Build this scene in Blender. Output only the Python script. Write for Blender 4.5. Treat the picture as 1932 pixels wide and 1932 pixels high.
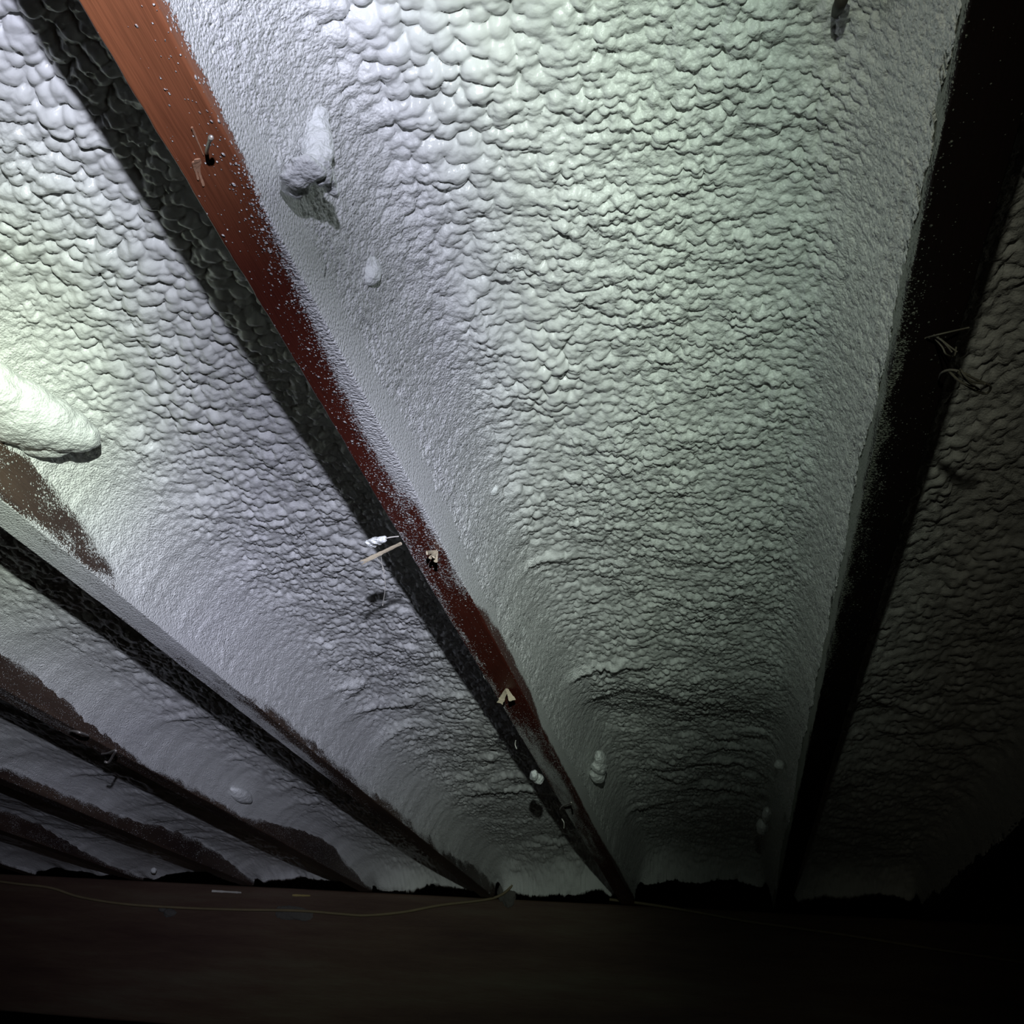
import bpy, math
import numpy as np
from mathutils import Vector, Matrix

for o in list(bpy.data.objects): bpy.data.objects.remove(o)
S = bpy.context.scene
COL = S.collection

# ------------------------------------------------------------------ camera
H = 0.464            # camera to underside of joists
CZ = 0.75            # camera height above the dirt floor
# camera image axes (x right, y down, z forward) expressed for world X, Y, Z
_F = 1937.0
_a = np.array([419., 1094., _F])
_s = 0.05
_x2 = -(_F*_F + _a[1]*731)/(_a[0] + _a[1]*_s)
_v2 = np.array([_x2, 731 + _s*_x2, _F])
AY = _a/np.linalg.norm(_a)
AX = -_v2/np.linalg.norm(_v2)
AZ = np.cross(AX, AY)
if AZ[1] > 0: AZ = -AZ
cam_d = bpy.data.cameras.new('camera')
cam = bpy.data.objects.new('camera', cam_d); COL.objects.link(cam)
M = Matrix(((AX[0], -AX[1], -AX[2], 0), (AY[0], -AY[1], -AY[2], 0), (AZ[0], -AZ[1], -AZ[2], CZ), (0, 0, 0, 1)))
cam.matrix_world = M
cam_d.sensor_width = 36; cam_d.lens = 36*_F/1932
cam_d.clip_start = 0.01; cam_d.clip_end = 50
S.camera = cam

# ------------------------------------------------------------------ world (a closed, unlit crawl space)
W = bpy.data.worlds.new('world'); S.world = W; W.use_nodes = True
W.node_tree.nodes['Background'].inputs[0].default_value = (0.5, 0.6, 0.7, 1)
W.node_tree.nodes['Background'].inputs[1].default_value = 0.0
S.view_settings.view_transform = 'Standard'; S.view_settings.look = 'None'
S.view_settings.exposure = 0.0; S.view_settings.gamma = 1.0
S.view_settings.use_curve_mapping = False

def P(px, py, zh):
    """world point seen at pixel (px,py) at height zh*H above the camera"""
    r = np.array([px-966., py-966., _F]); r = r/np.dot(r, AZ)*zh
    return Vector((float(r@AX)*H, float(r@AY)*H, zh*H + CZ))

# ------------------------------------------------------------------ the photographer's hand torch
TORCH = Vector((0.04*H, -0.30*H, CZ + 0.32*H))
AIM = P(400, 1300, 1.28)
ld = bpy.data.lights.new('hand_torch_light', 'POINT'); ld.energy = 4.9; ld.shadow_soft_size = 0.007
lo = bpy.data.objects.new('hand_torch_light', ld); COL.objects.link(lo)
lo.location = TORCH
lo.rotation_euler = (AIM - TORCH).to_track_quat('-Z', 'Y').to_euler()
ld.use_nodes = True
nt = ld.node_tree; N = nt.nodes; L = nt.links
em = N['Emission']
tc = N.new('ShaderNodeTexCoord')
def ramp(N, stops, interp='LINEAR'):
    r = N.new('ShaderNodeValToRGB'); cr = r.color_ramp; cr.interpolation = interp
    while len(cr.elements) > 1: cr.elements.remove(cr.elements[-1])
    for i, (p, c) in enumerate(stops):
        e = cr.elements[0] if i == 0 else cr.elements.new(p)
        e.position = p; e.color = (c[0], c[1], c[2], 1)
    return r
def angle_from(px, py):
    """angle (0..1 = 0..90 degrees) between the emitted ray and the direction of a point on the foam"""
    d = (P(px, py, 1.28) - TORCH).normalized()
    d = lo.rotation_euler.to_matrix().transposed() @ d
    n = N.new('ShaderNodeVectorMath'); n.operation = 'DOT_PRODUCT'; n.inputs[1].default_value = tuple(d)
    L.new(tc.outputs['Normal'], n.inputs[0])
    a = N.new('ShaderNodeMath'); a.operation = 'ARCCOSINE'; L.new(n.outputs['Value'], a.inputs[0])
    w = N.new('ShaderNodeMath'); w.operation = 'DIVIDE'; w.inputs[1].default_value = math.radians(90); w.use_clamp = True
    L.new(a.outputs[0], w.inputs[0]); return w.outputs[0]
# reflector pattern: a bright lobe and the wider soft-edged spill around it
LOBE = [(0, 2.445), (4, 2.003), (8, 1.58), (12, 1.199), (16, 0.875), (20, 0.615), (25, 0.375), (30, 0.215), (36, 0.102), (43, 0.038), (50, 0.013), (60, 0.002), (90, 0)]
SPILL = [(0, 1.0), (3, 2.396), (6, 4.2), (9, 6.6), (12, 9.3), (15, 11.3), (18, 12.9), (21, 13.5), (24, 13.0), (27, 11.7), (30, 8.994), (34, 7.593), (38, 6.907), (43, 3.108), (50, 0.829), (60, 0.01), (90, 0)]
rs = ramp(N, [(a/90, (v/LOBE[0][1],)*3) for a, v in LOBE]); L.new(angle_from(450, 1050), rs.inputs[0])
rg = ramp(N, [(a/90, (v/13.5,)*3) for a, v in SPILL]); L.new(angle_from(600, 600), rg.inputs[0])
# greenish hot core, violet ring, greenish spill
TINT = [(0, (.88, 1.0, .80)), (6, (.87, .98, .88)), (10, (.90, .94, 1.08)), (14, (.91, .93, 1.17)), (23, (.91, .94, 1.14)), (28, (.89, .99, .95)), (35, (.84, 1.0, .86)), (42, (.80, 1.0, .84)), (50, (1.0, 1.0, .78)), (90, (1, 1, .8))]
rc = ramp(N, [(a/90, c) for a, c in TINT]); L.new(angle_from(-50, 780), rc.inputs[0])
mu = N.new('ShaderNodeMath'); mu.operation = 'MULTIPLY'; L.new(rs.outputs['Color'], mu.inputs[0]); L.new(rg.outputs['Color'], mu.inputs[1])
m2 = N.new('ShaderNodeMath'); m2.operation = 'MULTIPLY'; m2.inputs[1].default_value = LOBE[0][1]*13.5; L.new(mu.outputs[0], m2.inputs[0])
CORE = [(0, 1.3), (3, 1.22), (6, 1.05), (8.5, .92), (11, .80), (14, .80), (18, .9), (22, 1.0), (90, 1.0)]
rk = ramp(N, [(a/90, (v/1.5,)*3) for a, v in CORE]); L.new(angle_from(-40, 860), rk.inputs[0])
m3 = N.new('ShaderNodeMath'); m3.operation = 'MULTIPLY'; L.new(mu.outputs[0], m3.inputs[0]); L.new(rk.outputs['Color'], m3.inputs[1]); L.new(m3.outputs[0], m2.inputs[0])
m2.inputs[1].default_value *= 1.5
# attenuator added to darken the beam towards the far right end
END_DIM = [(0, .22), (3, .30), (5.5, .6), (7.5, .95), (9, 1), (90, 1)]
rt = ramp(N, [(a/90, (v,)*3) for a, v in END_DIM]); L.new(angle_from(1410, 1660), rt.inputs[0])
m4 = N.new('ShaderNodeMath'); m4.operation = 'MULTIPLY'; L.new(m3.outputs[0], m4.inputs[0]); L.new(rt.outputs['Color'], m4.inputs[1]); L.new(m4.outputs[0], m2.inputs[0])
L.new(rc.outputs['Color'], em.inputs['Color']); L.new(m2.outputs[0], em.inputs['Strength'])

# ------------------------------------------------------------------ noise in numpy
def _hash(ix, iy, seed):
    with np.errstate(over='ignore'):
        h = (ix.astype(np.int64)*374761393 + iy.astype(np.int64)*668265263 + seed*982451653) & 0xffffffff
        h = ((h ^ (h >> 13))*1274126177) & 0xffffffff
        h = ((h ^ (h >> 16))*2246822519) & 0xffffffff
        h = h ^ (h >> 15)
    return (h & 0xffffff).astype(np.float64)/float(0x1000000)
def vnoise(x, y, seed=0):
    ix = np.floor(x).astype(np.int64); iy = np.floor(y).astype(np.int64)
    fx = x-ix; fy = y-iy
    fx = fx*fx*fx*(fx*(fx*6-15)+10); fy = fy*fy*fy*(fy*(fy*6-15)+10)
    a = _hash(ix, iy, seed); b = _hash(ix+1, iy, seed); c = _hash(ix, iy+1, seed); d = _hash(ix+1, iy+1, seed)
    return (a*(1-fx)+b*fx)*(1-fy) + (c*(1-fx)+d*fx)*fy - .5
def fbm(x, y, seed=0, o=3):
    s = 0; a = 1
    for i in range(o):
        s = s + a*vnoise(x*2**i, y*2**i, seed+i*17); a *= .5
    return s
def domes(x, y, seed, pack=0.62):
    """rounded bubbles of uneven size packed side by side, 0..1"""
    ix = np.floor(x).astype(np.int64); iy = np.floor(y).astype(np.int64)
    best = np.zeros_like(x)
    for dx in (-1, 0, 1):
        for dy in (-1, 0, 1):
            cx = ix+dx; cy = iy+dy
            px = cx + .15 + .7*_hash(cx, cy, seed); py = cy + .15 + .7*_hash(cx, cy, seed+1)
            r = pack + .38*_hash(cx, cy, seed+2)
            t = 1 - ((x-px)**2 + (y-py)**2)/(r*r)
            v = np.sqrt(np.clip(t, 0, 1))*r
            best = np.maximum(best, v)
    return best
def sstep(a, b, x):
    t = np.clip((x-a)/(b-a), 0, 1); return t*t*(3-2*t)

# ------------------------------------------------------------------ materials
def new_mat(name):
    m = bpy.data.materials.new(name); m.use_nodes = True
    return m, m.node_tree.nodes, m.node_tree.links, m.node_tree.nodes['Principled BSDF']
def noise_node(N, L, vec, scale, detail=4, rough=.6):
    n = N.new('ShaderNodeTexNoise'); n.inputs['Scale'].default_value = scale
    n.inputs['Detail'].default_value = detail; n.inputs['Roughness'].default_value = rough
    if vec is not None: L.new(vec, n.inputs['Vector'])
    return n
def mixc(N, L, fac, a, b):
    m = N.new('ShaderNodeMix'); m.data_type = 'RGBA'
    if hasattr(fac, 'node'): L.new(fac, m.inputs[0])
    else: m.inputs[0].default_value = fac
    for s, v in ((6, a), (7, b)):
        if hasattr(v, 'node'): L.new(v, m.inputs[s])
        else: m.inputs[s].default_value = (*v, 1)
    return m.outputs[2]
def mth(N, L, op, a, b=None, clamp=False):
    m = N.new('ShaderNodeMath'); m.operation = op; m.use_clamp = clamp
    for i, v in enumerate((a, b)):
        if v is None: continue
        if hasattr(v, 'node'): L.new(v, m.inputs[i])
        else: m.inputs[i].default_value = v
    return m.outputs[0]

FOAM = (.78, .79, .77)
def foam_mat(name='spray_foam', col=FOAM, rough=.27, fixed=None):
    m, N, L, b = new_mat(name)
    g = N.new('ShaderNodeNewGeometry')
    n1 = noise_node(N, L, g.outputs['Position'], 9, 3)
    c = mixc(N, L, n1.outputs['Fac'], tuple(x*.93 for x in col), tuple(min(1, x*1.08) for x in col))
    L.new(c, b.inputs['Base Color'])
    b.inputs['Roughness'].default_value = rough
    b.inputs['Specular IOR Level'].default_value = .45
    at = N.new('ShaderNodeAttribute'); at.attribute_name = 'grain'
    v = N.new('ShaderNodeTexVoronoi'); v.inputs['Scale'].default_value = 420; L.new(g.outputs['Position'], v.inputs['Vector'])
    n2 = noise_node(N, L, g.outputs['Position'], 260, 4, .7)
    hgt = mth(N, L, 'ADD', mth(N, L, 'MULTIPLY', v.outputs['Distance'], -.6), n2.outputs['Fac'])
    hgt = mth(N, L, 'MULTIPLY', hgt, fixed if fixed else mth(N, L, 'ADD', at.outputs['Fac'], .015))
    bp = N.new('ShaderNodeBump'); bp.inputs['Strength'].default_value = 1.0; bp.inputs['Distance'].default_value = .0034
    L.new(hgt, bp.inputs['Height']); L.new(bp.outputs[0], b.inputs['Normal'])
    return m
def wood_mat(name, col_a, col_b, rough=.45, foam=FOAM):
    """joist timber; attribute 'spray' = how much overspray sits on it"""
    m, N, L, b = new_mat(name)
    tcn = N.new('ShaderNodeTexCoord')
    mp = N.new('ShaderNodeMapping'); mp.inputs['Scale'].default_value = (1, .03, 1); L.new(tcn.outputs['Object'], mp.inputs['Vector'])
    gr = noise_node(N, L, mp.outputs[0], 700, 3)
    big = N.new('ShaderNodeAttribute'); big.attribute_name = 'stain'
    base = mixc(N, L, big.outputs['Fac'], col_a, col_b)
    grr = ramp(N, [(.35, (.84, .84, .84)), (.6, (1.07, 1.06, 1.05))]); L.new(gr.outputs['Fac'], grr.inputs[0])
    mm = N.new('ShaderNodeMix'); mm.data_type = 'RGBA'; mm.blend_type = 'MULTIPLY'; mm.inputs[0].default_value = 1
    L.new(base, mm.inputs[6]); L.new(grr.outputs[0], mm.inputs[7])
    # speckles
    sp = N.new('ShaderNodeAttribute'); sp.attribute_name = 'spray'
    nz = noise_node(N, L, tcn.outputs['Object'], 620, 3)
    ms = N.new('ShaderNodeMapping'); ms.inputs['Scale'].default_value = (1, .72, 1); L.new(tcn.outputs['Object'], ms.inputs['Vector'])
    v1 = N.new('ShaderNodeTexVoronoi'); v1.inputs['Scale'].default_value = 240; L.new(ms.outputs[0], v1.inputs['Vector'])
    v2 = N.new('ShaderNodeTexVoronoi'); v2.inputs['Scale'].default_value = 560; L.new(ms.outputs[0], v2.inputs['Vector'])
    # each cell carries a random threshold: cells with value below density get a drop
    def drops(v, rad, gain):
        sep = N.new('ShaderNodeSeparateColor'); L.new(v.outputs['Color'], sep.inputs[0])
        on = mth(N, L, 'SUBTRACT', mth(N, L, 'MULTIPLY', sp.outputs['Fac'], gain), sep.outputs[0])     # >0 on
        r = mth(N, L, 'MULTIPLY', mth(N, L, 'ADD', mth(N, L, 'MULTIPLY', sep.outputs[1], .62), .38), rad)
        r = mth(N, L, 'MULTIPLY', r, mth(N, L, 'ADD', mth(N, L, 'MULTIPLY', sp.outputs['Fac'], .5), .75))
        gate = mth(N, L, 'GREATER_THAN', on, 0)
        d = mth(N, L, 'SUBTRACT', r, v.outputs['Distance'])
        d = mth(N, L, 'MULTIPLY', d, 6, True)
        return mth(N, L, 'MULTIPLY', d, gate)
    k = mth(N, L, 'MAXIMUM', drops(v1, .40, 1.0), drops(v2, .52, 1.25))
    full = mth(N, L, 'SUBTRACT', sp.outputs['Fac'], mth(N, L, 'ADD', mth(N, L, 'MULTIPLY', nz.outputs['Fac'], 1.5), .0))
    full = mth(N, L, 'MULTIPLY', full, 14, True)
    k = mth(N, L, 'MAXIMUM', k, full)
    c = mixc(N, L, k, mm.outputs[2], foam)
    L.new(c, b.inputs['Base Color'])
    b.inputs['Roughness'].default_value = rough
    b.inputs['Specular IOR Level'].default_value = .3
    n2 = noise_node(N, L, tcn.outputs['Object'], 420, 4, .7)
    v3 = N.new('ShaderNodeTexVoronoi'); v3.inputs['Scale'].default_value = 420; L.new(tcn.outputs['Object'], v3.inputs['Vector'])
    n2.inputs['Scale'].default_value = 260
    gg = mth(N, L, 'ADD', mth(N, L, 'MULTIPLY', v3.outputs['Distance'], -.6), n2.outputs['Fac'])
    hh = mth(N, L, 'ADD', mth(N, L, 'MULTIPLY', k, .35), mth(N, L, 'MULTIPLY', mth(N, L, 'MULTIPLY', gg, k), 1.15))
    hh = mth(N, L, 'ADD', hh, mth(N, L, 'MULTIPLY', gr.outputs['Fac'], .15))
    bp = N.new('ShaderNodeBump'); bp.inputs['Strength'].default_value = 1; bp.inputs['Distance'].default_value = .0021
    L.new(hh, bp.inputs['Height']); L.new(bp.outputs[0], b.inputs['Normal'])
    return m
def plain_mat(name, col, rough=.6, var=.2, scale=30, spec=.3, metal=0):
    m, N, L, b = new_mat(name)
    g = N.new('ShaderNodeNewGeometry')
    n = noise_node(N, L, g.outputs['Position'], scale, 4)
    c = mixc(N, L, n.outputs['Fac'], tuple(x*(1-var) for x in col), tuple(min(1, x*(1+var)) for x in col))
    L.new(c, b.inputs['Base Color']); b.inputs['Roughness'].default_value = rough
    b.inputs['Specular IOR Level'].default_value = spec; b.inputs['Metallic'].default_value = metal
    bp = N.new('ShaderNodeBump'); bp.inputs['Strength'].default_value = .5; bp.inputs['Distance'].default_value = .001
    L.new(n.outputs['Fac'], bp.inputs['Height']); L.new(bp.outputs[0], b.inputs['Normal'])
    return m
M_FOAM = foam_mat()
M_LUMP = foam_mat('foam_lump_skin', (.82, .84, .82), .45, .35)
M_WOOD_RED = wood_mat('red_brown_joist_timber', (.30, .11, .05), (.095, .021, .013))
M_WOOD_GREY = wood_mat('weathered_joist_timber', (.105, .070, .050), (.035, .020, .017))
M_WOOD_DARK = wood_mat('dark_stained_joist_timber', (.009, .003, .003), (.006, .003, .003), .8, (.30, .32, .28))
M_CONC = plain_mat('old_concrete', (.10, .095, .085), .9, .3, 6)
M_DIRT = plain_mat('dirt', (.07, .05, .035), .95, .4, 14)
M_PLY = plain_mat('subfloor_boards', (.16, .09, .05), .8, .3, 8)
M_SPLINT = plain_mat('pale_splinter_wood', (.50, .43, .31), .6, .15, 200)
M_METAL = plain_mat('dull_steel', (.45, .42, .38), .45, .15, 100, .5, .7)
M_THREAD = plain_mat('cobweb_thread', (.62, .60, .54), .8, .1, 100)
M_THREAD_DIM = plain_mat('dimmed_cobweb_thread', (.16, .15, .12), .9, .2, 100)  # cobweb thread colour darkened to look dim on the black joist
M_CABLE = plain_mat('grimy_cable_sheath', (.20, .16, .09), .55, .3, 20)
M_CHIP = plain_mat('yellow_wood_chip', (.34, .27, .10), .7, .2, 60)
M_TWIG = plain_mat('black_twig', (.03, .025, .02), .7, .2, 60)

# ------------------------------------------------------------------ builders
def mesh_np(name, V, F, mat, smooth=True, parent=None, attrs=None):
    me = bpy.data.meshes.new(name)
    V = np.ascontiguousarray(V, dtype=np.float32); F = np.ascontiguousarray(F, dtype=np.int32)
    k = F.shape[1]
    me.vertices.add(len(V)); me.vertices.foreach_set('co', V.ravel())
    me.loops.add(F.size); me.loops.foreach_set('vertex_index', F.ravel())
    me.polygons.add(len(F)); me.polygons.foreach_set('loop_start', np.arange(0, F.size, k, dtype=np.int32))
    me.polygons.foreach_set('loop_total', np.full(len(F), k, dtype=np.int32))
    me.polygons.foreach_set('use_smooth', np.full(len(F), smooth, dtype=bool))
    me.update(calc_edges=True); me.validate()
    for nm, a in (attrs or {}).items():
        at = me.attributes.new(nm, 'FLOAT', 'POINT'); at.data.foreach_set('value', np.ascontiguousarray(a, dtype=np.float32).ravel())
    me.materials.append(mat)
    o = bpy.data.objects.new(name, me); COL.objects.link(o)
    if parent: o.parent = parent; o.matrix_parent_inverse = Matrix.Identity(4)
    return o
def grid_faces(nr, nc, flip=False):
    i = np.arange(nr-1)[:, None]*nc + np.arange(nc-1)[None, :]
    i = i.ravel()
    f = np.stack([i, i+1, i+nc+1, i+nc], 1)
    return f[:, ::-1] if flip else f
def tag(o, label=None, cat=None, group=None, kind=None):
    if label: o['label'] = label
    if cat: o['category'] = cat
    if group: o['group'] = group
    if kind: o['kind'] = kind
    return o
def box(name, lo_, hi_, mat, kind=None):
    x0, y0, z0 = lo_; x1, y1, z1 = hi_
    V = [(x0,y0,z0),(x1,y0,z0),(x1,y1,z0),(x0,y1,z0),(x0,y0,z1),(x1,y0,z1),(x1,y1,z1),(x0,y1,z1)]
    F = [(0,3,2,1),(4,5,6,7),(0,1,5,4),(1,2,6,5),(2,3,7,6),(3,0,4,7)]
    o = mesh_np(name, V, F, mat, False)
    if kind: o['kind'] = kind
    return o

ZB = CZ + H              # underside of joists
JH = .235                # joist depth
ZT = ZB + JH
YEND = 7.0*H             # face of the girder
YBEG = -1.2
JW = .087*H
XL, XR = -3.35, 1.75

# ------------------------------------------------------------------ setting
box('floor', (XL-.1, YBEG-.3, -.1), (XR+.1, 5.1, 0), M_DIRT, 'structure')
box('ceiling', (XL-.1, YBEG-.3, ZT), (XR+.1, 5.1, ZT+.03), M_PLY, 'structure')
box('wall_left', (XL-.1, YBEG-.1, 0), (XL, 5.0, ZT), M_CONC, 'structure')
box('wall_right', (XR, YBEG-.1, 0), (XR+.1, 5.0, ZT), M_CONC, 'structure')
box('wall_back', (XL-.1, 5.0, 0), (XR+.1, 5.1, ZT), M_CONC, 'structure')
box('wall_front', (XL-.1, YBEG-.2, 0), (XR+.1, YBEG-.1, ZT), M_CONC, 'structure')

# ------------------------------------------------------------------ girder beam the joists run into
def girder():
    z0 = CZ + .115*H; z1 = ZB
    nx, nz = 500, 60
    x = np.linspace(XL+.002, XR-.002, nx)
    prof = [(YEND+.09, z1-.0), (YEND+.004, z1), (YEND, z1-.004)] + [(YEND, z) for z in np.linspace(z1-.01, z0+.01, nz)] + [(YEND, z0+.004), (YEND+.004, z0), (YEND+.09, z0), (YEND+.09, z1)]
    p = np.array(prof)
    X, K = np.meshgrid(x, np.arange(len(p)), indexing='ij')
    Y = p[K, 0].copy(); Z = p[K, 1].copy()
    face = (K > 2) & (K < nz+3)
    Y = Y + np.where(face, .0025*fbm(X*2.0, Z*22, 5, 3), 0)
    Z = Z + .004*fbm(X*1.5, K*0., 8, 2)*(K > nz)
    V = np.stack([X, Y, Z], -1).reshape(-1, 3)
    sp = np.zeros(X.shape)
    m, N, L, b = new_mat('grimy_girder_timber')
    tcn = N.new('ShaderNodeTexCoord'); mp = N.new('ShaderNodeMapping'); mp.inputs['Scale'].default_value = (.12, 1, 1)
    L.new(tcn.outputs['Object'], mp.inputs['Vector'])
    n1 = noise_node(N, L, mp.outputs[0], 14, 6, .65); n2 = noise_node(N, L, mp.outputs[0], 160, 3, .6)
    r = ramp(N, [(.3, (.055, .026, .018)), (.5, (.085, .050, .032)), (.68, (.11, .085, .055))]); L.new(n1.outputs['Fac'], r.inputs[0])
    L.new(r.outputs[0], b.inputs['Base Color']); b.inputs['Roughness'].default_value = .7
    bp = N.new('ShaderNodeBump'); bp.inputs['Distance'].default_value = .002; L.new(n2.outputs['Fac'], bp.inputs['Height']); L.new(bp.outputs[0], b.inputs['Normal'])
    o = mesh_np('girder_beam', V, grid_faces(nx, len(p)), m)
    tag(o, 'long dark brown timber girder across the bottom, where the joists end', 'beam')
girder()

# ------------------------------------------------------------------ joists
# left edge of each underside, in units of H
JX = [1.15, .266, -.68, -1.60, -2.45, -3.31, -4.15, -5.0]
def ygrid(y0, y1, fine, far=1.0):
    ys = [y0]
    while ys[-1] < y1:
        y = ys[-1]
        d = fine*max(1.0, (abs(y)/.55))**1.05*far if y > 0 else fine*max(1, 1+abs(y)*12)
        ys.append(y + min(d, .012))
    ys[-1] = y1
    return np.array(ys)
def bare_top(idx, y):
    """height (m) of timber left bare on the right face of the joists at left"""
    g = lambda c, w: np.exp(-((y-c)/w)**2)
    if idx == 3: return .006 + .050*sstep(1.0, 1.3, y)*(1-sstep(1.7, 2.45, y)) + .012*sstep(2.7, 3.3, y) + .032*g(6.6, .7)
    if idx == 4: return .006 + .046*g(2.75, .75) + .060*g(5.9, .75)
    if idx == 5: return .006 + .022*g(4.3, .6) + .055*g(6.0, .85)
    if idx >= 6: return .008 + .045*g(5.6, .7) + .04*g(4.0, .5)
    return y*0 + .004
def joist_spray(idx, side, a, y):
    """density of foam overspray. side: 'b' underside (a=0 left..1 right), 'r'/'l' faces (a = height above underside, m); y in H units"""
    n = fbm(y*3.1, a*(3 if side == 'b' else 20)+idx*7, 31+idx, 3)
    n2 = fbm(y*11, a*(6 if side == 'b' else 60)+idx*3, 57+idx, 3)
    if idx == 2:       # the nearest red-brown joist
        if side == 'b':
            edge = 1.12 - .30*sstep(.75, 1.25, y) - .20*sstep(1.2, 1.8, y)
            near = .06 + .18*sstep(.72, .95, y) + .24*sstep(1.0, 1.4, y) + .16*sstep(1.4, 1.95, y)
            d = near*(.35+.9*a) + .34*sstep(edge-.7, edge-.1, a)*(.3+.7*sstep(.7, 1., y)) + .58*sstep(edge-.22, edge+.25, a) + .14*n2
            mid = .56 + .3*n2 + .12*(a < .25) + .35*sstep(.75, 1, a)
            t = sstep(1.45, 1.9, y)
            d = d*(1-t) + mid*t
            bare = sstep(2.10, 2.35, y)*(1-sstep(3.05, 3.4, y))*sstep(.12, .42, a)
            d = d*(1-bare) + (.12+.2*n2)*bare
            far = sstep(2.95, 3.5, y)
            return d*(1-far) + (.80 + .35*n - .25*sstep(.5, .9, a))*far - .5*sstep(5, 6, y)
        if side == 'r':
            z0 = .004*(1-sstep(.8, 1.2, y)) + .016*sstep(2.2, 2.6, y)*(1-sstep(3.0, 3.3, y)) + .012*sstep(5, 6, y)
            return .38 + .70*sstep(.72, 1.0, y)*(1-sstep(2.1, 2.4, y)) + .85*sstep(z0-.002, z0+.016, a) + .3*n2*(a < .03)
        return .05 + .9*sstep(.02, .06, a)
    if idx == 1:       # dark stained joist on the right
        if side == 'b':
            d = (.50+.28*sstep(.9, 1.3, y))*(1-sstep(-.15, .42, a + .35*n2 + .12 - .26*sstep(.9, 1.5, y)*(1-sstep(2, 3, y)))) + .035 + .04*sstep(.9, 1.3, y) + .05*n2
            return d*(1 - .6*sstep(2.6, 4, y))
        if side == 'l': return .80 + .4*n2 + .6*sstep(.0, .025, a)
        return .06 + .9*sstep(.03, .07, a)
    if idx == 3:       # grey coated joist, brown patch on its side
        if side == 'b':
            return 1.0 + .3*n - .6*sstep(2.6, 3.4, y)*sstep(.35, .8, a+.3*n) - .75*sstep(3.4, 4.6, y) + .2*n2
        if side == 'r':
            top = bare_top(3, y) + .010*n + .006*n2
            return .40 + .75*sstep(top-.030, top+.014, a) + .55*n2 + .35*sstep(0, 1, (.016-a)/.016)*(y < 2.6) + .4*sstep(1.9, 2.3, y)*(1-sstep(2.6, 3.0, y))
        return .05 + .9*sstep(.03, .06, a)
    # far joists: bare patches of dark timber that swell and shrink
    if side == 'b':
        return .50 + .5*n - .25*sstep(3, 4, y) - .4*sstep(4.6, 5.6, y)
    if side == 'r':
        top = bare_top(idx, y) + .010*n
        return .22 + .9*sstep(top-.022, top+.012, a) + .4*n2
    return .05 + .9*sstep(.03, .06, a)
LAB = {0: 'barely visible dark joist beyond the right edge, past the black joist',
       1: 'nearly black joist at right, white overspray speckles along its left edge',
       2: 'red-brown joist crossing the middle, bare orange timber near the top edge',
       3: 'grey foam-coated joist starting at the left edge below the big foam bulge',
       4: 'joist with bent wire staples on its underside, third from the right-hand black joist',
       5: 'thin dark joist at lower left, just left of the stapled joist',
       6: 'dim joist in the lower left corner, second left of the stapled joist',
       7: 'very dim joist at the far lower left against the girder'}
def joist(idx, xh):
    xl = xh*H; xr = xl + JW
    fine = .0035 if idx in (1, 2, 3) else .006
    ys = ygrid(YBEG+.01 if idx < 4 else -.3, YEND-.001, fine)
    st = .0022 if idx in (1, 2) else .003
    c = .0012
    side_z = np.concatenate([[JH-.001], np.linspace(.16, .011, int(.15/st/1.6)), np.linspace(.009, c, 6)])
    nb = int(JW/st)
    prof = [(xl, z, 'l', z) for z in side_z]
    prof += [(xl+c, 0, 'b', 0.)] + [(x, 0, 'b', (x-xl)/JW) for x in np.linspace(xl+c*1.6, xr-c*1.6, nb)] + [(xr-c, 0, 'b', 1.)]
    prof += [(xr, z, 'r', z) for z in side_z[::-1]]
    n = len(prof)
    px = np.array([p[0] for p in prof]); pz = np.array([p[1] for p in prof])
    Yg, K = np.meshgrid(ys, np.arange(n), indexing='ij')
    X = px[K]; Z = pz[K]
    sp = np.zeros(X.shape)
    for s in 'lbr':
        ii = np.array([i for i, p in enumerate(prof) if p[2] == s])
        av = np.array([prof[i][3] for i in ii])
        A, YY = np.meshgrid(av, ys/H)
        sp[:, ii] = joist_spray(idx, s, A, YY)
    # timber wander, rough sawn edge
    rough = .0009*fbm(Yg*60, K*0.+idx, 91, 3)
    nearb = np.exp(-Z/.006)
    X = X + np.where(px[K] <= xl+c, rough*nearb, 0)*1.2 - np.where(px[K] >= xr-c, rough*nearb, 0)*.6
    Z = Z + .0007*fbm(Yg*25, X*50, 92+idx, 2)*nearb + .0012*fbm(Yg*3, K*0., 93+idx, 2)*nearb
    V = np.stack([X, Yg, Z+ZB], -1)
    a_ = V[:1].copy(); b_ = V[-1:].copy(); a_[..., 2] = ZT-.001; b_[..., 2] = ZT-.001
    V = np.concatenate([a_, V, b_], 0).reshape(-1, 3)
    i = np.arange(len(ys)+1)*n
    FF = np.concatenate([grid_faces(len(ys)+2, n, True), np.stack([i, i+n-1, i+2*n-1, i+n], 1)])
    yy = Yg/H
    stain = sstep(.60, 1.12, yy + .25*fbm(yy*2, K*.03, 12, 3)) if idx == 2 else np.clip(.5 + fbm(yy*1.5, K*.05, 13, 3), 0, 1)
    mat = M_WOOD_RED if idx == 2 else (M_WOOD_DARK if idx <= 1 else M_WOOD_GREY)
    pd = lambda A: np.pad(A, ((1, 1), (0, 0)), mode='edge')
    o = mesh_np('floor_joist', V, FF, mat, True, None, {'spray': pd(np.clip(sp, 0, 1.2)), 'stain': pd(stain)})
    tag(o, LAB[idx], 'joist', 'floor joists overhead')
    return o
for i, x in enumerate(JX): joist(i, x)

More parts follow.
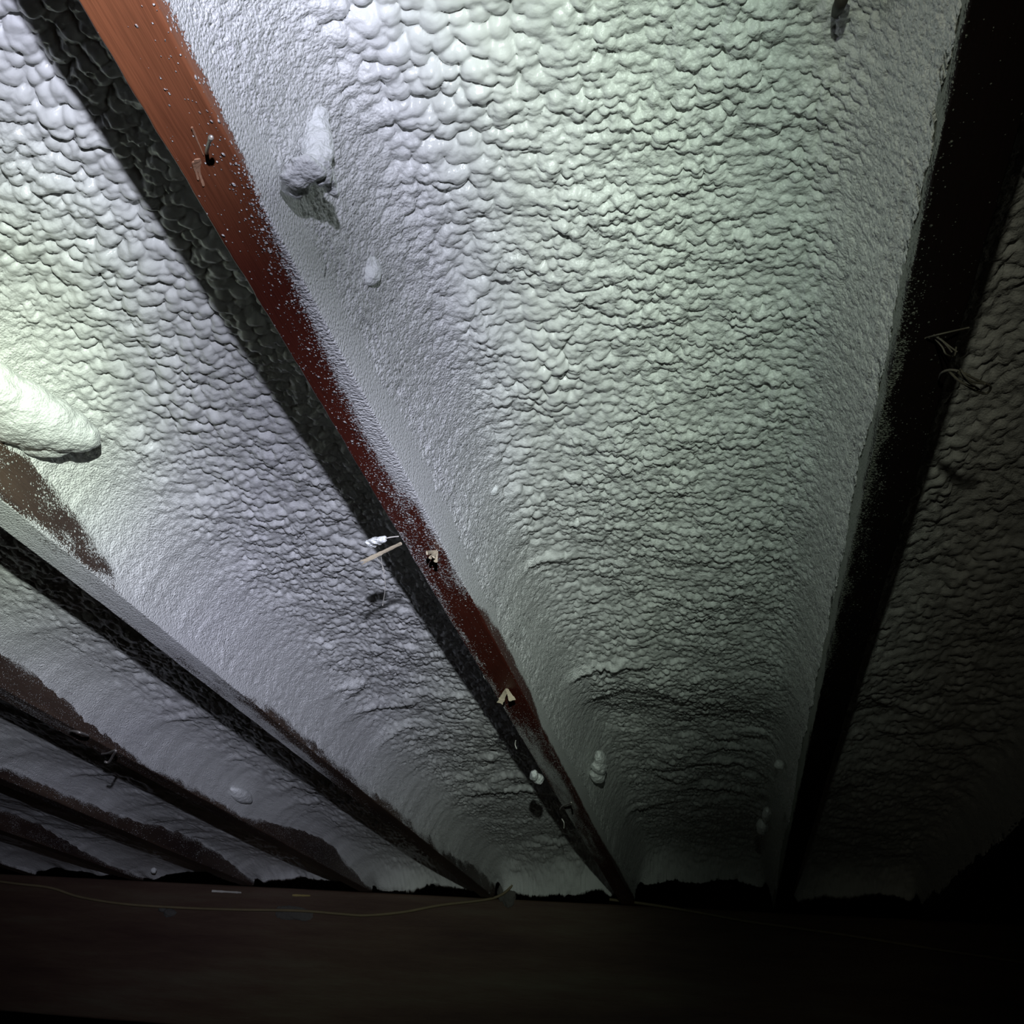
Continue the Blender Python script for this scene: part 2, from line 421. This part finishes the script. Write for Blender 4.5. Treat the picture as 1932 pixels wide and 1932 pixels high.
# ------------------------------------------------------------------ sprayed foam between the joists
def foam_bay(bi, xlh, xrh, fine, label, d=.138, fl=.108, wl=.021, fr=.112, wr=.016, y0=-.4, seed=0, amp=1.0, jl=None):
    xl = xlh*H - .0015; xr = xrh*H + .0015
    w = xr-xl
    # sample across by arc length of the profile
    t = np.linspace(0, 1, 4000); xx = xl + t*w
    zz = d - fl*np.exp(-(xx-xl)/wl) - fr*np.exp(-(xr-xx)/wr)
    arc = np.concatenate([[0], np.cumsum(np.hypot(np.diff(xx), np.diff(zz)))])
    n = int(arc[-1]/fine)
    su = np.linspace(0, arc[-1], n); xs = np.interp(su, arc, xx)
    ys = ygrid(y0, YEND, fine)
    Y, X = np.meshgrid(ys, xs, indexing='ij'); _, SU = np.meshgrid(ys, su, indexing='ij')
    yh = Y/H
    el = np.exp(-(X-xl)/wl); er = np.exp(-(xr-X)/wr)
    flv = fl*(1 + .22*fbm(yh*1.6, yh*0+seed, 3, 3) + .10*fbm(yh*9, yh*0, 6, 3)); frv = fr*(1 + .22*fbm(yh*1.6, yh*0+seed+9, 4, 3) + .10*fbm(yh*9, yh*0, 7, 3))
    if jl is not None:
        flv = d - np.maximum(.014, bare_top(jl, yh)) - .012*fbm(yh*5, yh*0+seed, 8, 4) - .004*fbm(yh*30, yh*0+seed, 18, 2) + .004
    mid = sstep(.0, .10, (X-xl)/w)*sstep(0, .08, (xr-X)/w)
    Z = d - flv*el - frv*er
    # slow swells and folds
    Z = Z - .012*fbm(X*5.5+seed, Y*3.2, 41+seed, 3)*mid
    fold = np.abs(fbm(X*5+seed*3, Y*5.5, 47+seed, 3))
    Z = Z - .012*np.clip(.22-fold, 0, .22)/.22*(.45 if bi == 2 else 1)*mid*sstep(1.6, 3.4, yh)*sstep(-.25, .3, fbm(X*4, Y*2.2, 49+seed, 2))
    if bi == 0: Z = Z + (.030*sstep(3.7, 4.5, yh + .5*fbm(X*4, Y*.5, 77, 2)) )*mid
    if bi == 1: Z = Z + (.014*sstep(4.3, 4.8, yh + .5*fbm(X*4, Y*.5, 78, 2)) - .010*np.exp(-((yh-4.15)/.3)**2))*mid*sstep(.3, .7, (X-xl)/w)
    # foam closes down onto the girder
    dend = YEND-Y
    Z = Z - (.75 if seed in (0, 5) else 1)*(d-.028 + .03*fbm(X*9, X*0, 3+seed, 2))*np.exp(-dend/(.07+.03*fbm(X*6, X*0, 5+seed, 2)))*sstep(0, .1, (X-xl)/w)*sstep(0, .1, (xr-X)/w)
    Z = np.where(dend < .3, np.maximum(Z, .010 + .006*fbm(X*25, X*0+seed, 9, 2)), Z)
    # bubble skin; domain warp gives the run-together look
    wx = SU + .0045*fbm(SU*40, Y*40, 61+seed, 2) + .0007*fbm(SU*150, Y*150, 63+seed, 2)
    wy = Y + .0045*fbm(SU*40+50, Y*40, 62+seed, 2) + .0007*fbm(SU*150+9, Y*150, 64+seed, 2)
    soft = fbm(SU*9+seed*5, Y*5, 71+seed, 3)                 # where bubbles are big and smooth
    fx = (X-xl)/w
    if bi == 0:  big = np.clip(.95 - 1.5*fx + .9*soft - .16*(yh-.7), 0, 1)
    elif bi == 1: big = np.clip(.85 - .2*(yh-1) + .8*soft, 0, 1)
    else: big = np.clip(.4+.8*soft, 0, 1)
    edge_l = np.clip(1-el*1.9, 0, 1)*sstep(0.008, .060, X-xl+.025*soft); edge_r = np.clip(1-er*1.9, 0, 1)*sstep(.004, .032, xr-X+.012*soft)
    E = edge_l*edge_r
    D1 = domes(wx/.0135, wy/.0125, 101+seed, .50)                 # large
    D2 = domes(wx/.0080+7, wy/.0074, 111+seed, .50)
    D3 = domes(wx/.0044+3, wy/.0042, 121+seed, .52)
    bub = big*(.0125*D1 + .0022*D2) + (1-big)*(.0030*D1 + .0072*D2 + .0030*D3)
    # rows of fat beads where the spray pass overlapped the side coat
    lump = np.exp(-(((X-xl) - (.075+.012*fbm(yh*2, yh*0, 88+seed, 2)))/.010)**2)*np.clip(fbm(yh*4, yh*0+3, 89+seed, 2)*2+.45, 0, 1)
    bub = bub*(.75+.6*vnoise(SU*30, Y*22, 131+seed)+.25) + lump*.004*D2
    ridg = .0030*fbm(SU*22, Y*65, 141+seed, 3)*(1-big)
    bub = (bub + ridg)*E*amp + (1-E)*(.0022*D3 + .0026*D2*(1-sstep(.12, .5, el)) + .0014*fbm(SU*160, Y*120, 151+seed, 2))
    # displace along the base normal
    nz = np.gradient(Z, axis=1)/np.maximum(np.gradient(X, axis=1), 1e-6)
    ln = np.sqrt(1+nz*nz)
    X2 = X + nz/ln*bub; Z2 = Z - 1/ln*bub
    X2 = X2 - (el > .8)*.0012*(1+fbm(Y*60, Z*60, 161+seed, 3)) + (er > .8)*.0012*(1+fbm(Y*60, Z*60, 162+seed, 3)) ; X2 = np.clip(X2, xl-.003, xr+.003)
    G3 = np.stack([X2, Y, Z2], -1)
    def close(G):
        # side walls up to the boards, then end walls
        a = G[:, :1].copy(); b = G[:, -1:].copy(); a[..., 2] = JH-.002; b[..., 2] = JH-.002
        G = np.concatenate([a, G, b], 1)
        a = G[:1].copy(); b = G[-1:].copy(); a[..., 2] = JH-.002; b[..., 2] = JH-.002
        return np.concatenate([a, G, b], 0)
    G3 = close(G3); nr, nc = G3.shape[:2]
    V = G3.copy(); V[..., 2] += ZB; V = V.reshape(-1, 3)
    padv = lambda A: np.pad(A, 1, mode='edge')
    i = np.arange(nr-1)*nc
    FF = np.concatenate([grid_faces(nr, nc, True), np.stack([i, i+nc-1, i+2*nc-1, i+nc], 1)[:, ::1]])
    grain = np.clip(1.0-E, 0, 1)*.75 + .22*(1-big)*E
    o = mesh_np('spray_foam_insulation', V, FF, M_FOAM, True, None, {'grain': padv(grain)})
    tag(o, label, 'insulation', 'foam filled joist bays')
    return o
JR = [x + .087 for x in JX]
bay = {}
bay[-1] = foam_bay(2, JR[1], JX[0], .0026, 'dim olive-shadowed spray foam to the right of the black joist', seed=5, y0=-.3)
bay[0] = foam_bay(0, JR[2], JX[1], .00135, 'large bright bay of bubbly spray foam between red-brown joist and black joist', seed=0)
bay[1] = foam_bay(1, JR[3], JX[2], .00150, 'brightly lit spray foam bay left of the red-brown joist, with the big bulge', seed=1, d=.130, wl=.030, y0=-.4, jl=3)
bay[2] = foam_bay(2, JR[4], JX[3], .0026, 'greenish spray foam strip between grey coated joist and stapled joist', seed=2, d=.100, wl=.034, y0=-.3, amp=.8, jl=4, fr=.078)
bay[3] = foam_bay(2, JR[5], JX[4], .0034, 'narrow dim spray foam strip left of the stapled joist', seed=3, d=.072, wl=.036, y0=-.2, amp=.55, jl=5, fr=.050)
bay[4] = foam_bay(2, JR[6], JX[5], .0040, 'smooth dim spray foam strip in lower left, second bay left of stapled joist', seed=4, d=.048, wl=.036, y0=0, amp=.4, jl=6, fr=.030)
bay[5] = foam_bay(2, JR[7], JX[6], .0045, 'faint spray foam sliver at the lower left corner above the girder', seed=6, d=.048, wl=.036, y0=.4, amp=.4, jl=7, fr=.030)

# ------------------------------------------------------------------ small things
def ico(sub):
    import bmesh
    bm = bmesh.new(); bmesh.ops.create_icosphere(bm, subdivisions=sub, radius=1)
    V = np.array([v.co[:] for v in bm.verts]); F = np.array([[v.index for v in f.verts] for f in bm.faces]); bm.free()
    return V, F
ICO = ico(4)
def n3(V, s, seed):
    return fbm(V[:, 0]*s+V[:, 2]*s*.7, V[:, 1]*s-V[:, 2]*s*.6, seed, 3) + .6*fbm(V[:, 2]*s+3, V[:, 0]*s*.8-V[:, 1]*s*.5, seed+5, 3)
def blobs(name, parts, mat, parent=None, bump=.12, seed=0, voxel=.0012, crust=.008, soft=1):
    """parts: (centre, (rx,ry,rz), rotz, tilt); joined and remeshed into one skin"""
    Vs, Fs, k = [], [], 0
    for j, (c, r, rz, tl) in enumerate(parts):
        V = ICO[0].copy()
        V = V*(1 + bump*n3(V*1.0, 1.6, seed+j*3)[:, None] + bump*.8*domes(V[:, 0]*2.5+V[:, 2]*2, V[:, 1]*2.5-V[:, 2], seed+j)[:, None])
        V = V*np.array(r)
        R = np.array((Matrix.Rotation(rz, 3, 'Z') @ Matrix.Rotation(tl, 3, 'X')))
        V = V@R.T + np.array(c)
        Vs.append(V); Fs.append(ICO[1]+k); k += len(V)
    V = np.concatenate(Vs); F = np.concatenate(Fs)
    o = mesh_np(name, V, F, mat, True, parent, {'grain': np.full(len(V), .3)})
    m = o.modifiers.new('skin', 'REMESH'); m.mode = 'VOXEL'; m.voxel_size = voxel; m.use_smooth_shade = True
    s = o.modifiers.new('soften', 'SMOOTH'); s.iterations = soft; s.factor = .5
    if crust:
        for ty, sz, st in (('VORONOI', crust*1.0, crust*.22), ('CLOUDS', crust*.5, crust*.16)):
            t = bpy.data.textures.new('crust', ty); t.noise_scale = sz
            dm = o.modifiers.new('crust', 'DISPLACE'); dm.texture = t; dm.strength = -st if ty == 'VORONOI' else st; dm.mid_level = .5; dm.texture_coords = 'LOCAL'
    return o
def tube(name, pts, rad, mat, parent=None, seg=7, samp=8, taper=None):
    P_ = [Vector(p) for p in pts]
    Q = []
    for i in range(len(P_)-1):
        p0 = P_[max(0, i-1)]; p1 = P_[i]; p2 = P_[i+1]; p3 = P_[min(len(P_)-1, i+2)]
        for j in range(samp):
            t = j/samp
            Q.append(.5*((2*p1) + (-p0+p2)*t + (2*p0-5*p1+4*p2-p3)*t*t + (-p0+3*p1-3*p2+p3)*t**3))
    Q.append(P_[-1])
    V = []; n = len(Q); up = Vector((0, 0, 1))
    for i, q in enumerate(Q):
        tg = (Q[min(n-1, i+1)]-Q[max(0, i-1)]).normalized()
        a = tg.cross(up)
        if a.length < .05: a = tg.cross(Vector((0, 1, 0)))
        a.normalize(); b = tg.cross(a)
        r = rad if taper is None else rad*np.interp(i/(n-1), [x for x, _ in taper], [y for _, y in taper])
        for k in range(seg):
            an = 2*math.pi*k/seg
            V.append(q + a*(math.cos(an)*r) + b*(math.sin(an)*r))
    F = []
    for i in range(n-1):
        for k in range(seg):
            F.append((i*seg+k, i*seg+(k+1) % seg, (i+1)*seg+(k+1) % seg, (i+1)*seg+k))
    # caps
    V.append(Q[0]); V.append(Q[-1]); c0 = len(V)-2; c1 = len(V)-1
    for k in range(seg):
        F.append((c0, k, (k+1) % seg, (k+1) % seg)); F.append((c1, (n-1)*seg+(k+1) % seg, (n-1)*seg+k, (n-1)*seg+k))
    me = bpy.data.meshes.new(name)
    me.from_pydata([tuple(v) for v in V], [], [tuple(dict.fromkeys(f)) for f in F]); me.update()
    for p in me.polygons: p.use_smooth = True
    me.materials.append(mat)
    o = bpy.data.objects.new(name, me); COL.objects.link(o)
    if parent: o.parent = parent
    return o
def sliver(name, p0, p1, w0, w1, th, mat, parent=None, seed=0, split=0):
    """a split, ragged splinter from p0 to p1, w0/w1 wide"""
    p0 = Vector(p0); p1 = Vector(p1); ax = (p1-p0); Ln = ax.length; ax.normalize()
    view = (p0 - Vector((0, 0, CZ))).normalized()
    sd = ax.cross(view).normalized(); nm = sd.cross(ax).normalized()
    n = 14; V = []; rng = np.random.RandomState(seed)
    for i in range(n):
        t = i/(n-1); w = (w0+(w1-w0)*t)*(1+.18*rng.uniform(-1, 1)); bow = math.sin(t*math.pi)*Ln*.06
        c = p0 + ax*(Ln*t) + nm*bow
        for (a, b) in ((-1, -.6), (-.55, .8), (.1, 1.0), (.7, .7), (1, -.4), (.1, -1)):
            e = (rng.uniform(-.12, .12) if i not in (0,) else 0) + (split*abs(a)*1.0 if i == n-1 else 0)
            V.append(c + sd*(a*w*.5) + nm*(b*th*.5) + ax*(e*w*2))
    F = []
    for i in range(n-1):
        for k in range(6):
            F.append((i*6+k, i*6+(k+1) % 6, (i+1)*6+(k+1) % 6, (i+1)*6+k))
    F.append(tuple(range(5, -1, -1))); F.append(tuple((n-1)*6+k for k in range(6)))
    me = bpy.data.meshes.new(name); me.from_pydata([tuple(v) for v in V], [], F); me.update(); me.materials.append(mat)
    o = bpy.data.objects.new(name, me); COL.objects.link(o)
    if parent: o.parent = parent
    return o

# foam lumps belong to the foam they grow from
def lump(b, specs, label=None, seed=0, bump=.12, voxel=.0012, name='foam_lump', soft=1):
    parts = [(tuple(P(px, py, z)), tuple(x*.001 for x in r), math.radians(a), math.radians(t)) for px, py, z, r, a, t in specs]
    o = blobs(name, parts, M_LUMP, bay[b], bump, seed, voxel, soft=soft)
    if label: o['label'] = label
    return o
def hang(sx, sy, k):
    # a point k of the way along the light ray that ends on the joist side at pixel (sx, sy)
    r = np.array([sx-966., sy-966., _F]); w = np.array([r@AX, r@AY, r@AZ]); w = w/w[0]*(-.585*H)
    w = Vector((w[0], w[1], w[2]+CZ)); return TORCH + (w-TORCH)*k
def lump_at(b, specs, label=None, seed=0, bump=.12, voxel=.0012):
    o = blobs('foam_lump', [(tuple(c), tuple(x*.001 for x in r), math.radians(a), math.radians(t)) for c, r, a, t in specs], M_LUMP, bay[b], bump, seed, voxel)
    if label: o['label'] = label
lump_at(0, [(P(592, 205, 1.22), (8, 10, 9), 10, 0), (P(594, 228, 1.20), (9, 11, 9), 10, 0), (P(600, 250, 1.18), (8, 10, 9), 0, 0), (P(598, 272, 1.15), (10, 9, 11), 0, 0), (P(600, 292, 1.13), (9, 8, 10), 0, 0),
            (P(590, 312, 1.11), (9, 7, 8), 0, 0), (P(574, 325, 1.09), (10, 8, 8), 20, 0), (P(560, 338, 1.06), (9, 9, 6), 30, 0), (P(556, 352, 1.045), (8, 8, 5), 30, 0),
            (hang(560, 378, .93), (9, 9, 4), 0, 0), (hang(582, 385, .90), (9, 9, 4), 0, 0), (hang(600, 392, .89), (8, 10, 4), 0, 0), (hang(616, 402, .89), (6, 10, 3.5), 0, 0), (hang(628, 422, .89), (4, 8, 3), 0, 0)],
     'knobbly hanging curl of foam throwing a leaf shaped shadow', 3, .22, .001)
lump(0, [(700, 512, 1.17, (8, 9, 12), 0, 0), (694, 495, 1.18, (7, 9, 9), 0, 0)], 'smooth white egg shaped foam knob', 8, .05)
lump(0, [(984, 1188, 1.15, (5, 16, 7), 0, 0), (979, 1168, 1.155, (4, 22, 5), 0, 0)], None, 12)
lump(0, [(1128, 1462, 1.16, (13, 30, 14), 0, 0), (1131, 1446, 1.17, (13, 34, 13), 0, 0), (1133, 1432, 1.19, (10, 34, 12), 0, 0)], 'pale rounded foam lump in the dark end of the bay', 14, .2, .0016)
lump(0, [(1470, 1443, 1.18, (9, 13, 9), 0, 0)], None, 16, .1, .002)
lump(0, [(1438, 1560, 1.10, (12, 30, 16), 0, 0), (1447, 1538, 1.11, (9, 40, 13), 0, 0)], None, 18, .1, .002)
lump(1, [(-30, 745, 1.155, (44, 48, 26), 20, 0), (15, 772, 1.155, (46, 46, 26), 20, 0), (60, 790, 1.158, (42, 38, 24), 20, 0), (105, 808, 1.16, (34, 30, 21), 20, 0), (146, 820, 1.165, (22, 23, 15), 0, 0), (80, 835, 1.15, (30, 20, 13), 20, 0)],
     'large rounded bulge of foam standing out at the left edge', 20, .10, .0018, soft=14)
lump(0, [(930, 925, 1.235, (7, 8, 6), 0, 0), (903, 908, 1.23, (5, 6, 5), 0, 0)], None, 24)
lump(2, [(455, 1500, 1.09, (16, 50, 14), 0, 0)], 'smooth swollen patch of foam', 27, .12, .003)
lump(4, [(290, 1642, 1.03, (9, 8, 9), 0, 0)], None, 28, .15, .0025)

# dark gap torn in the foam edge at the top right, drawn as a bent black stub
t1 = tube('bent_stub', [P(1592, -20, 1.22), P(1586, 5, 1.20), P(1578, 20, 1.24), P(1574, 32, 1.3)], .0035, M_TWIG, taper=[(0, 1.3), (.5, 1), (1, .5)])
tag(t1, 'short black stub poking from the foam at the top edge, near the black joist', 'nail')

# nail in the red-brown joist, with torn wood beside it
na = bpy.data.objects.new('rusty_nail', None); COL.objects.link(na); na.location = P(391, 285, .998)
tag(na, 'small bent nail sticking out of the orange part of the red-brown joist', 'nail')
def child(o, par):
    o.parent = par; o.matrix_parent_inverse = Matrix.Translation(-par.location); return o
child(tube('shank', [P(390, 290, 1.004), P(391, 280, .975), P(397, 262, .958)], .0012, M_METAL), na)
child(tube('nail_head', [P(397, 262, .959), P(398, 259, .9575)], .0016, M_METAL, seg=10), na)
for j, (p, q, w) in enumerate([((372, 300), (384, 350), .004), ((366, 305), (374, 338), .003), ((362, 240), (384, 292), .0014)]):
    o = sliver('splinter', P(*p, .997), P(*q, .999), w, w*.4, .0014, plain_mat('torn_wood', (.34, .19, .12), .7) if j == 0 else bpy.data.materials['torn_wood'], seed=j)
    tag(o, ['widest pale torn wood flake below the nail on the red-brown joist', 'narrow torn wood flake at the left of the wider flake below the nail', 'hair-thin lifted splinter running down to the nail'][j], 'splinter', 'torn wood by the nail')

# hanging debris beside the red-brown joist
fc = blobs('foam_chip', [(tuple(P(700, 1025, .99)), (.0055, .005, .003), .5, 0), (tuple(P(709, 1021, .99)), (.0065, .006, .0032), .2, .3), (tuple(P(719, 1018, .99)), (.0055, .0035, .003), -.3, 0)], M_LUMP, None, .3, 33, .0006, .004)
tag(fc, 'white scrap of foam hanging left of the red-brown joist, above the long pale splinter', 'foam scrap')
o = tube('cobweb_thread', [P(722, 1018, .99), P(735, 1014, .99), P(752, 1012, .998)], .0006, M_THREAD); tag(o, 'short thread tying the white foam scrap to the red-brown joist', 'cobweb')
o = sliver('splinter', P(757, 1025, .995), P(689, 1058, .985), .0030, .0042, .002, M_SPLINT, seed=4, split=.8)
tag(o, 'long pale wood splinter sticking out left from the red-brown joist over the shadow', 'splinter')
o = tube('cobweb_thread', [P(710, 1052, .985), P(722, 1068, .98), P(725, 1085, .97), P(727, 1108, .96), P(722, 1142, .95)], .00045, M_THREAD); tag(o, 'fine thread dangling from the long pale splinter', 'cobweb')
o = tube('cobweb_thread', [P(719, 1048, .985), P(722, 1075, .975)], .0004, M_THREAD); tag(o, 'shorter of the two threads under the long pale splinter', 'cobweb')

def sheaf(name, base, tips, w, label, mat=None, zb=.998, zt=.97, cat='splinter'):
    mat = mat or M_SPLINT
    e = bpy.data.objects.new(name, None); COL.objects.link(e); e.location = P(*base, zb)
    for j, (t, ws) in enumerate(tips):
        child(sliver('sliver', P(*base, zb), P(*t, zt), w*.35, w*ws, .0016, mat, seed=j+50, split=.12), e)
    tag(e, label, cat)
sheaf('torn_splinter', (824, 1040), [((806, 1043), .6), ((811, 1053), .5), ((817, 1050), .7), ((822, 1059), .6)], .0070, 'frayed tuft of pale torn wood on the speckled part of the red-brown joist')
sheaf('torn_splinter', (956, 1300), [((944, 1325), .8), ((966, 1320), .9)], .0105, 'pale V-shaped split splinter low on the red-brown joist', zt=.975)
fc = blobs('foam_chip', [(tuple(P(1008, 1463, .985)), (.007, .016, .008), .2, 0), (tuple(P(1015, 1469, .985)), (.008, .014, .008), -.3, 0)], M_LUMP, None, .2, 35, .0012)
tag(fc, 'small grey foam lump on the left edge of the red-brown joist, far end', 'foam scrap')
o = tube('bent_staple', [P(1057, 1527, .998), P(1062, 1521, .985), P(1074, 1516, .975), P(1078, 1514, .97), P(1081, 1524, .96)], .0018, M_METAL); tag(o, 'bent pale wire staple near the far end of the red-brown joist', 'staple', 'bent wire staples')
o = tube('cobweb_thread', [P(973, 1397, .99), P(972, 1405, .98), P(975, 1413, .965)], .0008, M_THREAD); tag(o, 'short bright hair hanging in the shadow below the V-shaped splinter', 'cobweb')
o = tube('cobweb_thread', [P(1060, 1545, .99), P(1064, 1552, .975), P(1064, 1562, .96)], .0011, M_THREAD); tag(o, 'tiny pale sliver of thread under the bent staple by the far end', 'cobweb')
# staples on the third joist
o = tube('bent_staple', [P(131, 1383, .998), P(135, 1379, .98), P(150, 1382, .965), P(163, 1387, .975), P(166, 1389, .995)], .0022, M_METAL); tag(o, 'upper, flatter of the two wire staples bridging the thin joist at lower left', 'staple', 'bent wire staples')
o = tube('bent_staple', [P(193, 1422, .998), P(203, 1421, .98), P(218, 1416, .955), P(213, 1426, .95), P(205, 1438, .94), P(197, 1437, .94)], .0022, M_METAL); tag(o, 'lower, hooked wire staple on the thin joist at lower left', 'staple', 'bent wire staples')
o = tube('black_twig', [P(358, 1468, 1.235), P(361, 1462, 1.215), P(371, 1460, 1.225)], .002, M_TWIG); tag(o, 'tiny black twig lying against the smooth foam, lower left', 'twig')
# loose fibres on the black joist at right
def web(name, pts_list, rad, label, mat=None):
    mat = mat or M_THREAD_DIM
    e = bpy.data.objects.new(name, None); COL.objects.link(e); e.location = pts_list[0][0]
    for pts in pts_list: child(tube('strand', pts, rad, mat, samp=5, seg=5), e)
    tag(e, label, 'cobweb')
z = 1.0
web('cobweb_tuft', [[P(1745, 638, z), P(1775, 630, .98), P(1828, 618, 1.0)], [P(1765, 640, .99), P(1778, 655, .97), P(1785, 668, .96), P(1800, 672, .98), P(1804, 655, 1.0)],
                    [P(1770, 636, .99), P(1790, 652, .97), P(1806, 664, .96)], [P(1762, 632, .99), P(1780, 645, .97), P(1796, 664, .96)]], .0006, 'thin straggling fibres on the black joist, upper of the two clumps')
web('cobweb_tuft', [[P(1772, 716, .995), P(1776, 704, .97), P(1792, 698, .96), P(1815, 702, .95), P(1840, 715, .95), P(1868, 728, .96), P(1862, 742, .97), P(1842, 738, .96), P(1818, 724, .95), P(1800, 712, .96)],
                    [P(1805, 700, .95), P(1822, 716, .95), P(1848, 736, .96)], [P(1780, 702, .97), P(1800, 704, .96), P(1830, 708, .95)], [P(1812, 696, .95), P(1830, 718, .94), P(1858, 724, .95)],
                    [P(1790, 700, .96), P(1812, 720, .95), P(1838, 732, .95)]], .0009, 'thicker tangled loop of grey fibre on the black joist, lower of the two clumps')

# sagging cable along the girder
def G(px, py, off=0.012):
    """point on the girder face (or off metres in front of it) at a pixel"""
    r = np.array([px-966., py-966., _F]); w = np.array([r@AX, r@AY, r@AZ]); w = w/w[1]*(YEND-off)
    return Vector((w[0], w[1], w[2]+CZ))
cb = [(-60, 1655), (30, 1667), (95, 1675), (150, 1692), (230, 1705), (330, 1712), (440, 1716), (560, 1718), (640, 1724), (690, 1727), (760, 1721), (830, 1708), (905, 1699), (935, 1693), (955, 1682), (968, 1668), (982, 1650)]
o = tube('electrical_cable', [G(x, y) for x, y in cb], .0042, M_CABLE, seg=8); tag(o, 'thin yellowish cable sagging along the top of the girder', 'cable')
cb = [(1150, 1697), (1200, 1703), (1260, 1712), (1330, 1724), (1400, 1737), (1480, 1748), (1600, 1765), (1760, 1790), (1960, 1820)]
o = tube('electrical_cable', [G(x, y) for x, y in cb], .0042, M_CABLE, seg=8); tag(o, 'faint grey cable running along the dark girder, lower right', 'cable')
for j, (x0, y0, x1, y1, lab, m) in enumerate([(400, 1681, 455, 1684, 'pale chip wedged above the sagging cable, left of its yellow twin', M_THREAD), (552, 1689, 585, 1690, 'small yellow wood chip wedged above the sagging cable', M_CHIP)]):
    o = sliver('wood_chip', G(x0, y0, .006), G(x1, y1, .006), .006, .005, .004, m, seed=70+j); tag(o, lab, 'wood chip')
for j, (x, y, r, lab) in enumerate([(555, 1724, (.055, .006, .018), 'faint smear of foam on the girder under the cable'),
                                    (320, 1722, (.02, .007, .012), 'small foam dab on the girder at a kink in the cable'),
                                    (960, 1690, (.018, .008, .03), 'foam dab on the girder where the cable turns up')]):
    o = blobs('foam_dab', [(tuple(G(x, y, -.001)), r, 0, 0), (tuple(G(x-14, y-7, -.001)), (r[0]*.6, r[1], r[2]*.7), 0, 0)], M_CONC, None, .3, 40+j, .002); tag(o, lab, 'foam scrap')
